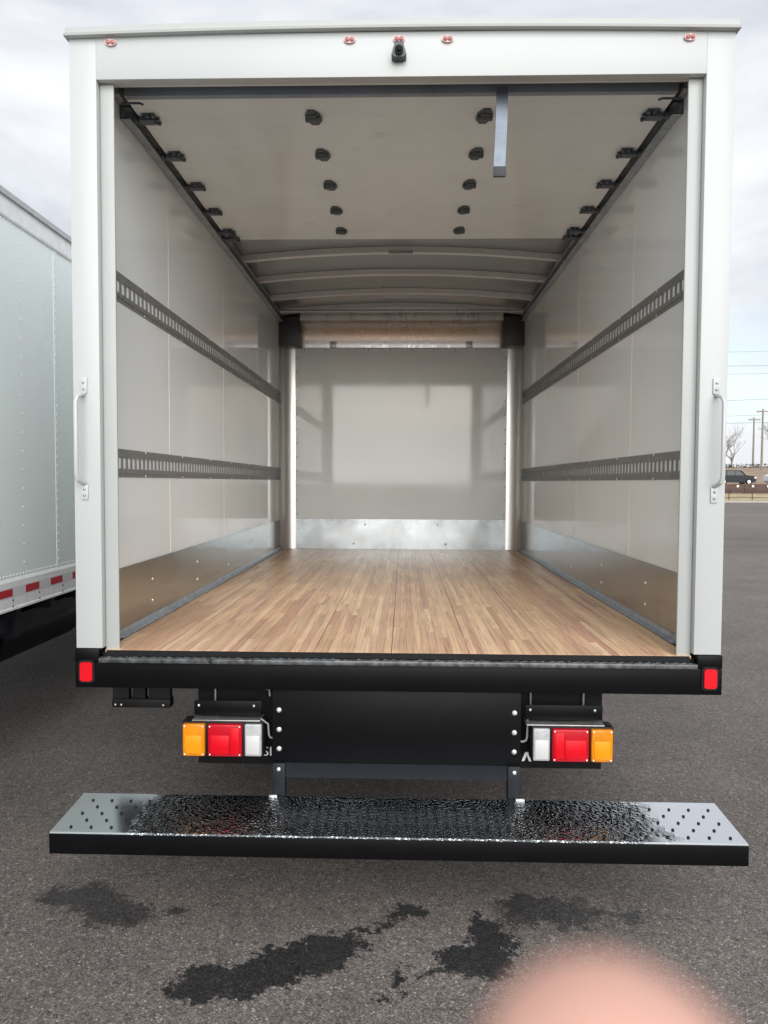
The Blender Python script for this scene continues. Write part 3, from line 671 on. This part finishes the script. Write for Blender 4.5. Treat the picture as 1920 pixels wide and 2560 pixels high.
# pull strap
bm = bmesh.new(); rows = []
for i in range(13):
    q = i/12; z = 3.088 - 0.333*q; xx = 0.396 - 0.006*q + 0.002*math.sin(5*q); yy = 0.118 + 0.004*math.sin(6*q)
    rows.append([bm.verts.new(p) for p in ((xx-0.022, yy, z), (xx+0.022, yy, z), (xx+0.022, yy+0.002, z), (xx-0.022, yy+0.002, z))])
for a, b in zip(rows, rows[1:]):
    for k in range(4): bm.faces.new((a[k], a[(k+1)%4], b[(k+1)%4], b[k]))
bm.faces.new(rows[0]); bm.faces.new(rows[-1])
ps = obj('pull_strap', bm, strap_mat, TR)
obj('strap_end', B(0.3665, 0.4135, 0.1145, 0.1265, 2.752, 2.79, 0.001), strap_end, ps)

# ------------------------------------------------------------------ the truck alongside, left
LT = thing('box_truck', (-3.3, 3.5, 0), 'white riveted truck body with red and white tape along its side, parked at left', 'truck')
SX = -2.10; LYa, LYb = -2.5, 7.4; ZB, ZT = 0.875, 3.11  # rear end lengthened out of view to block light and darken the ground
for a, b in ((LYa, -1.98), (-1.98, -0.76), (-0.76, 0.46), (0.46, 1.68), (1.68, 2.90), (2.90, 4.12), (4.12, 5.34), (5.34, 6.56), (6.56, LYb)):
    obj('side_panel', B(SX-0.03, SX, a+0.0008, b-0.0008, 1.0, 2.985), side_white, LT, smooth=False)
for y in (0.46, 1.68, 2.90): obj('seam_strip', B(SX+0.0002, SX+0.0022, y-0.02, y+0.02, 1.05, 2.98), side_white, LT, smooth=False)
bm = bmesh.new(); prism(bm, [(SX-0.05, 2.975), (SX+0.008, 2.975), (SX+0.012, 2.985), (SX+0.010, ZT-0.022), (SX+0.022, ZT-0.020), (SX+0.022, ZT), (SX-0.05, ZT+0.01)], 1, LYa, LYb); top_r = obj('top_rail', bm, rail_alu, LT, smooth=False)
obj('rail_cap', B(SX+0.0225, SX+0.026, LYa, LYb, ZT-0.026, ZT+0.004), galv, top_r)
bm = bmesh.new(); prism(bm, [(SX-0.05, ZB), (SX+0.014, ZB), (SX+0.014, ZB+0.012), (SX+0.010, ZB+0.016), (SX+0.010, 1.03), (SX+0.004, 1.045), (SX-0.05, 1.045)], 1, LYa, LYb); bot_r = obj('bottom_rail', bm, rail_alu, LT, smooth=False)
obj('tape_strip', B(SX+0.0102, SX+0.0110, LYa+0.05, LYb-0.1, 0.946, 1.001), tape_white, LT, smooth=False)
for i in range(-12, 14):
    y = 1.134 - 0.15 + 0.2865*i
    if y > LYa+0.06: obj('tape_red_block', B(SX+0.0112, SX+0.0118, y, y+0.150, 0.952, 0.994), tape_red, LT, smooth=False)
bm = bmesh.new()
def rivet(y, z, r=0.006, x=SX+0.0003): dome(bm, (x, y, z), (1, 0, 0), r, 0.0035, 6)
y = LYa+0.1
while y < 3.6: rivet(y, 1.062, 0.0058); rivet(y, 2.967, 0.0058); y += 0.034
for ys_ in (0.46, 1.68, 2.90):
    z = 1.1
    while z < 2.95: rivet(ys_, z, 0.0062, SX+0.0022); z += 0.052
for ys_ in (0.06, 0.86, 1.28, 2.08, 2.50):
    z = 1.12
    while z < 2.95: rivet(ys_, z, 0.0055); z += 0.104
obj('side_rivets', bm, rail_alu, LT, kind='stuff')
bm = bmesh.new(); y = LYa+0.2
while y < 3.6:
    for z in (0.895, 0.93): dome(bm, (SX+0.0101, y, z), (1, 0, 0), 0.007, 0.004, 6)
    y += 0.2865
obj('rail_bolts', bm, dark_screw, LT, kind='stuff')
obj('roof', B(-4.5, SX-0.05, LYa, LYb, ZT-0.03, ZT-0.005), trim_white, LT)
obj('far_side_wall', B(-4.52, -4.50, LYa, LYb, ZB, ZT), side_white, LT)
obj('rear_door', B(-4.499, SX-0.051, LYa, LYa+0.04, 0.95, ZT-0.031), white_paint, LT)
obj('front_wall', B(-4.499, SX-0.051, LYb-0.04, LYb, 0.95, ZT-0.031), side_white, LT)
obj('floor', B(-4.499, SX-0.051, LYa+0.041, LYb-0.041, 0.90, 0.949), navy_steel, LT)
for y in [-2.3+0.4*i for i in range(24)]: obj('cross_member', B(-4.49, SX-0.06, y, y+0.05, 0.79, 0.899), navy_steel, LT)
for x in (-3.75, -2.92): obj('chassis_rail', B(x, x+0.08, LYa+0.1, LYb+1.5, 0.55, 0.789), navy_steel, LT)
obj('side_beam', B(-2.32, -2.26, -0.3, 3.9, 0.70, 0.789), navy_steel, LT)
for y in (0.3, 1.42, 2.5, 3.7): obj('beam_drop', B(-2.34, -2.24, y, y+0.07, 0.66, 0.8745), navy_steel, LT)
bm = bmesh.new(); tube(bm, [(-2.55, 1.55, 0.60), (-2.55, 2.6, 0.60)], 0.17, 20); obj('air_tank', bm, black, LT)
for x in (-2.45, -2.72, -4.1, -4.37): wheel(LT, x, -0.75, 0.46, 0.24); wheel(LT, x, 5.9, 0.46, 0.24)  # unseen wheels, the rear ones placed to block light under the body
for x0, x1 in ((-2.86, -2.2), (-4.45, -3.8)): obj('mud_flap', B(x0, x1, -1.45, -1.44, 0.12, 0.789), rubber, LT)  # unseen flaps added to keep light off the ground beneath
obj('unseen_rear_bumper', B(-4.5, -2.12, LYa-0.05, LYa+0.05, 0.42, 0.60), black, LT)  # unseen bumper added to block low light from behind

# ------------------------------------------------------------------ far background, right of the truck
def yv(Yd): return Yd + CAM.y
grass_m = pm('dry_grass', (0.42, 0.34, 0.20), 0.9, noise=0.35, nscale=1.5, bump=0.5, bscale=20)
mulch_m = pm('brown_timber', (0.10, 0.062, 0.05), 0.85, noise=0.4, nscale=3)
hill_m = pm('hillside', (0.30, 0.215, 0.15), 0.95, noise=0.3, nscale=0.4)
conc_m = pm('concrete', (0.42, 0.41, 0.38), 0.85, noise=0.15, nscale=3)
road_m = pm('road', (0.16, 0.15, 0.145), 0.9, noise=0.15, nscale=1)
bark_m = pm('bark', (0.27, 0.235, 0.21), 0.9, noise=0.3, nscale=4)
pole_m = pm('pole_wood', (0.27, 0.235, 0.20), 0.9, noise=0.3, nscale=4)
wire_m = pm('wire', (0.10, 0.12, 0.13), 0.6)
needle_m = pm('needles', (0.045, 0.06, 0.035), 0.8, noise=0.4, nscale=3)
hedge_m = pm('hedge_leaf', (0.055, 0.05, 0.032), 0.9, noise=0.4, nscale=3)
def strip(name, mat, rows, x0=-10, x1=150, kind='structure', n=40, wob=0.0):
    bm = bmesh.new(); G = []
    for Yd, z in rows: G.append([bm.verts.new((x0+(x1-x0)*i/n, yv(Yd)+random.uniform(-wob, wob), z+random.uniform(-wob, wob)*0.3)) for i in range(n+1)])
    for a, b in zip(G, G[1:]):
        for i in range(n): bm.faces.new((a[i], a[i+1], b[i+1], b[i]))
    return obj(name, bm, mat, kind=kind)
bm = bmesh.new(); box(bm, -10, 150, yv(61.2), yv(61.5), 0.0, 0.13, 0.02); obj('kerb', bm, conc_m, kind='structure')
strip('grass_bank', grass_m, [(61.5, 0.11), (63, 0.2), (66, 0.45), (69, 0.66), (70.2, 0.72)], wob=0.05)
strip('road', road_m, [(70.2, 0.725), (72, 1.35), (95, 1.55)])
strip('hillside', hill_m, [(95, 1.56), (105, 2.4), (118, 3.6), (132, 4.55), (200, 5.2), (420, 6.0)], x0=-60, x1=330, wob=0.15)
# kerb-side railing
FEN = thing('railing', (30, yv(62.6), 0.15), 'low black metal railing along the far edge of the parking lot', 'railing')
rm = pm('railing_paint', (0.02, 0.02, 0.02), 0.5)
x = 22.0
while x < 44:
    bm = bmesh.new(); tube(bm, [(x, yv(62.6), 0.1), (x, yv(62.6), 1.02)], 0.035, 6); obj('railing_post', bm, rm, FEN); x += 1.97
for z in (0.42, 0.98):
    bm = bmesh.new(); tube(bm, [(21.9, yv(62.6), z), (44, yv(62.6), z)], 0.022, 6); obj('railing_bar', bm, rm, FEN)
# brown timber barrier with white reflectors
BAR = thing('timber_barrier', (32, yv(69), 0.7), 'dark brown timber barrier with small white reflectors below the road', 'barrier')
for i in range(10):
    xa = 21+2.8*i
    for k in range(3): obj('barrier_board', B(xa, xa+2.78, yv(69), yv(69)+0.08, 0.66+0.31*k, 0.955+0.31*k, 0.01), mulch_m, BAR)
wr = pm('reflector_white', (0.8, 0.8, 0.78), 0.4)
for i in range(18):
    bm = bmesh.new(); cyl(bm, (21.6+1.42*i, yv(69)-0.03, 1.36), (0, -1, 0), 0.11, 0.05, 12); obj('barrier_reflector', bm, wr, BAR)
# vehicles on the road
def car(name, label, cat, x, Yd, z, col, prof, win, Lc, wd=1.8, wr_=0.34, flip=1):
    T = thing(name, (x, yv(Yd), z), label, cat)
    paint = pm(name+'_paint', col, 0.4, spec=0.3); gl = MATS.get('car_glass') or pm('car_glass', (0.02, 0.025, 0.03), 0.08)
    y0 = yv(Yd)
    bm = bmesh.new(); prism(bm, [(x+flip*p*Lc, z+q) for p, q in prof], 1, y0-wd/2, y0+wd/2)
    bmesh.ops.bevel(bm, geom=[e for e in bm.edges], offset=0.06, segments=2, affect='EDGES')
    body = obj('body', bm, paint, T)
    for wn in win:
        bm = bmesh.new(); prism(bm, [(x+flip*p*Lc, z+q) for p, q in wn], 1, y0-wd/2-0.012, y0-wd/2+0.02); obj('window', bm, gl, T)
    for p in (-0.31, 0.31):
        for sy in (-1, 1):
            c = (x+flip*p*Lc, y0+sy*(wd/2-0.09), z+wr_)
            bm = bmesh.new(); cyl(bm, c, (0, 1, 0), wr_, 0.22, 20); wh = obj('wheel', bm, rubber, T)
            bm = bmesh.new(); cyl(bm, (c[0], c[1]+sy*0.112, c[2]), (0, 1, 0), wr_*0.6, 0.02, 16); obj('rim', bm, galv, wh)
    bm = bmesh.new(); box(bm, *sorted((x+flip*0.44*Lc, x+flip*0.492*Lc)), y0-wd/2-0.015, y0-wd/2+0.25, z+0.72, z+0.90, 0.02); obj('headlight', bm, wr, T)
    bm = bmesh.new(); box(bm, *sorted((x-flip*0.497*Lc, x-flip*0.47*Lc)), y0-wd/2-0.012, y0-wd/2+0.2, z+0.75, z+0.95, 0.02); obj('tail_light', bm, red_lens, T)
    return T
suv = [(-0.49, 0.30), (-0.495, 0.85), (-0.47, 1.05), (-0.42, 1.55), (-0.36, 1.66), (0.08, 1.66), (0.14, 1.6), (0.24, 1.10), (0.44, 1.0), (0.49, 0.85), (0.495, 0.35), (0.42, 0.24), (-0.42, 0.24)]
swin = [[(-0.43, 1.08), (-0.39, 1.54), (-0.26, 1.56), (-0.26, 1.08)], [(-0.24, 1.08), (-0.24, 1.57), (-0.05, 1.57), (-0.05, 1.08)], [(-0.03, 1.08), (-0.03, 1.57), (0.07, 1.56), (0.19, 1.08)]]
car('parked_car', 'dark grey car on the far road, beside the truck corner', 'car', 38.3, 85, 1.48, (0.012, 0.014, 0.018), suv, swin, 4.6)
van = [(-0.49, 0.30), (-0.495, 1.5), (-0.47, 1.98), (0.2, 2.05), (0.27, 1.98), (0.38, 1.25), (0.48, 1.05), (0.495, 0.4), (0.42, 0.26), (-0.42, 0.26)]
vwin = [[(0.12, 1.25), (0.12, 1.8), (0.24, 1.8), (0.33, 1.25)]]
car('delivery_van', 'white van on the far road at the right edge of the picture', 'van', 44.6, 85, 1.48, (0.72, 0.73, 0.74), van, vwin, 5.0, flip=-1)
# hedge along the ridge: leaf faces
bm = bmesh.new()
for i in range(2600):
    x = random.uniform(25, 85); yy = yv(131)+random.uniform(-0.7, 0.7); zz = 4.4 + random.random()**1.4*0.75
    d = Vector((random.gauss(0, 1), random.gauss(0, 1), random.gauss(0, 1))).normalized(); e = d.orthogonal().normalized(); s = random.uniform(0.08, 0.2); c = Vector((x, yy, zz))
    bm.faces.new([bm.verts.new(c+d*s), bm.verts.new(c+e*s), bm.verts.new(c-d*s), bm.verts.new(c-e*s)])
o = obj('hedge', bm, hedge_m, smooth=False); tag(o, 'dark clipped hedge along the top of the brown slope', 'hedge')
# bare trees
def bare_tree(label, x, Yd, z, h, seed, depth=6, group='bare trees behind the road'):
    rnd = random.Random(seed); T = thing('bare_tree', (x, yv(Yd), z), label, 'tree', group)
    bt, bb = bmesh.new(), bmesh.new()
    def grow(p, d, ln, r, lev):
        n = 3; pts = [p]; q = p.copy(); dd = d.copy()
        for i in range(n):
            dd = (dd + Vector((rnd.gauss(0, .12), rnd.gauss(0, .12), 0.05))).normalized(); q = q + dd*ln/n; pts.append(q.copy())
        tube(bt if lev == 0 else bb, pts, [r*(1-0.35*i/n) for i in range(n+1)], 5 if lev < 3 else 3, cap=False)
        if lev >= depth: return
        for k in range(2 if lev > 0 else 4):
            ax = Vector((rnd.gauss(0, 1), rnd.gauss(0, 1), rnd.gauss(0, .5))).normalized()
            nd = (Matrix.Rotation(math.radians(rnd.uniform(18, 48)), 3, ax) @ dd + Vector((0, 0, 0.12))).normalized()
            b0 = pts[-1] if k < 2 else pts[2]
            grow(b0, nd, ln*rnd.uniform(0.62, 0.86), r*0.6, lev+1)
    grow(Vector((x, yv(Yd), z)), Vector((0, 0, 1)), h*0.25, h*0.024, 0)
    obj('trunk', bt, bark_m, T); obj('crown', bb, bark_m, T)
bare_tree('slender bare tree left of the utility pole, nearest the truck corner', 59.5, 138, 4.2, 9.5, 3)
bare_tree('low bare tree just left of the left utility pole', 63.3, 141, 4.2, 8.5, 11)
bare_tree('tall bare tree at the right edge, right of the poles', 69.5, 138, 4.2, 13, 5)
bare_tree('thin bare tree behind the timber barrier, close to the truck', 61.4, 150, 4.2, 11, 21)
bare_tree('broad bare tree behind the poles', 66.6, 152, 4.2, 13, 33)
bare_tree('bare tree partly cut off by the right picture edge', 74.5, 146, 4.2, 14, 8)
# small evergreen beside the truck corner
T = thing('evergreen_tree', (57.2, yv(134), 4.2), 'small dark evergreen against the right edge of the truck', 'tree')
bm = bmesh.new(); tube(bm, [(57.2, yv(134), 4.2), (57.2, yv(134), 9.2)], [0.12, 0.02], 6); obj('trunk', bm, bark_m, T)
bm = bmesh.new()
for i in range(1500):
    q = random.random()**0.8; rr = (1-q)*1.9*random.uniform(0.3, 1.0); a = random.uniform(0, 6.28); c = Vector((57.2+rr*math.cos(a), yv(134)+rr*math.sin(a), 4.7+4.6*q-0.25*rr))
    d = Vector((random.gauss(0, 1), random.gauss(0, 1), random.gauss(0, .5))).normalized(); e = d.orthogonal().normalized(); s = random.uniform(0.08, 0.2)
    bm.faces.new([bm.verts.new(c+d*s), bm.verts.new(c+e*s*0.5), bm.verts.new(c-d*s), bm.verts.new(c-e*s*0.5)])
obj('crown', bm, needle_m, T, smooth=False)
# utility poles and wires
def upole(label, x, Yd, z, h, group='utility poles along the road'):
    T = thing('utility_pole', (x, yv(Yd), z), label, 'utility pole', group); y = yv(Yd)
    bm = bmesh.new(); tube(bm, [(x, y, z), (x, y, z+h)], [0.2, 0.13], 8); obj('pole', bm, pole_m, T)
    ca = obj('crossarm', B(x-1.1, x+1.1, y-0.17, y-0.14, z+h-0.55, z+h-0.35, 0.01), pole_m, T)
    for dx in (-0.95, -0.35, 0.35, 0.95):
        bm = bmesh.new(); cyl(bm, (x+dx, y-0.155, z+h-0.27), (0, 0, 1), 0.06, 0.16, 8); obj('insulator', bm, conc_m, ca)
upole('wooden utility pole with crossarm behind the dark car, left one of the two poles', 63.9, 134, 4.3, 9.4)
upole('taller wooden utility pole near the right picture edge, right one of the two poles', 59.6, 122, 3.8, 10.2)
def wire(name, label, v, v2, Yd, r=0.035):
    z0 = CAM.z + (1211-v)/1805.3*Yd; z1 = CAM.z + (1212-v2)/1805.3*Yd
    xa, xb = 0.43*Yd, 0.52*Yd; x0, x1 = xa-3*(xb-xa), xb+3*(xb-xa); za, zb = z0-3*(z1-z0), z1+3*(z1-z0)
    bm = bmesh.new(); tube(bm, [(x0+(x1-x0)*i/12, yv(Yd), za+(zb-za)*i/12 + 0.6*((i-6)/6)**2) for i in range(13)], r, 4); o = obj('power_line', bm, wire_m)
    tag(o, label, 'cable', 'power lines over the road')
wire('w', 'topmost thin power line across the sky at right', 889, 887, 110, 0.02)
wire('w', 'second power line from the top, at right', 923, 922, 110, 0.028)
wire('w', 'third power line from the top, at right', 943, 941, 110, 0.025)
wire('w', 'fourth power line from the top, sloping up to the right', 1008, 1002, 110, 0.035)
wire('w', 'fifth power line from the top, just above the pole', 1046, 1040, 110, 0.025)
wire('w', 'lowest power line at right, level with the pole crossarm', 1063, 1060, 110, 0.035)

# ------------------------------------------------------------------ photographer's hand in front of the lens
skin_m = pm('skin', (0.65, 0.37, 0.295), 0.45, noise=0.24, nscale=85, sss=0.25, bump=0.1, bscale=900)
def C(x, y, z): return CAM + rt*x*0.001 + up*y*0.001 + fw*z*0.001     # millimetres right, up, ahead of the lens
V = []; E = []; RR = []
def chain(pts, start=None):
    last = start
    for p, r in pts:
        V.append(C(*p)); RR.append(r*0.001); i = len(V)-1
        if last is not None: E.append((last, i))
        last = i
    return last
wrist = chain([((52, -205, -40), 26)])
palm = chain([((40, -160, -14), 24), ((32, -130, 2), 20)], wrist)
chain([((24, -106, 16), 11), ((19, -74, 34), 9), ((15, -52, 38), 9), ((12.2, -38, 36.5), 8.8), ((11.2, -29.0, 35.5), 8.0), ((10.9, -23.0, 35.2), 5.6)], palm)
chain([((44, -110, 14), 11), ((46, -88, 46), 9.2), ((42, -104, 62), 8.2), ((40, -120, 52), 7)], palm)
chain([((58, -120, 8), 10.5), ((62, -100, 40), 8.8), ((57, -116, 55), 7.8), ((54, -130, 46), 6.6)], palm)
chain([((70, -134, 0), 9.5), ((76, -118, 28), 7.6), ((70, -130, 41), 6.8), ((67, -140, 34), 5.8)], palm)
chain([((18, -150, -24), 13), ((2, -122, -30), 10.5), ((-8, -96, -26), 9), ((-11, -80, -20), 7)], palm)
chain([((80, -300, -110), 30), ((105, -390, -170), 34)], wrist)
me = bpy.data.meshes.new('person'); me.from_pydata([tuple(v) for v in V], E, []); me.update()
hand = bpy.data.objects.new('person', me); COL.objects.link(hand); me.materials.append(skin_m)
md = hand.modifiers.new('Skin', 'SKIN'); md.use_smooth_shade = True
for i, sv in enumerate(me.skin_vertices[0].data): sv.radius = (RR[i], RR[i]); sv.use_root = (i == 1)
sb = hand.modifiers.new('Sub', 'SUBSURF'); sb.levels = 2; sb.render_levels = 3
tag(hand, "photographer's bare hand with an out-of-focus fingertip at the bottom right", 'person')
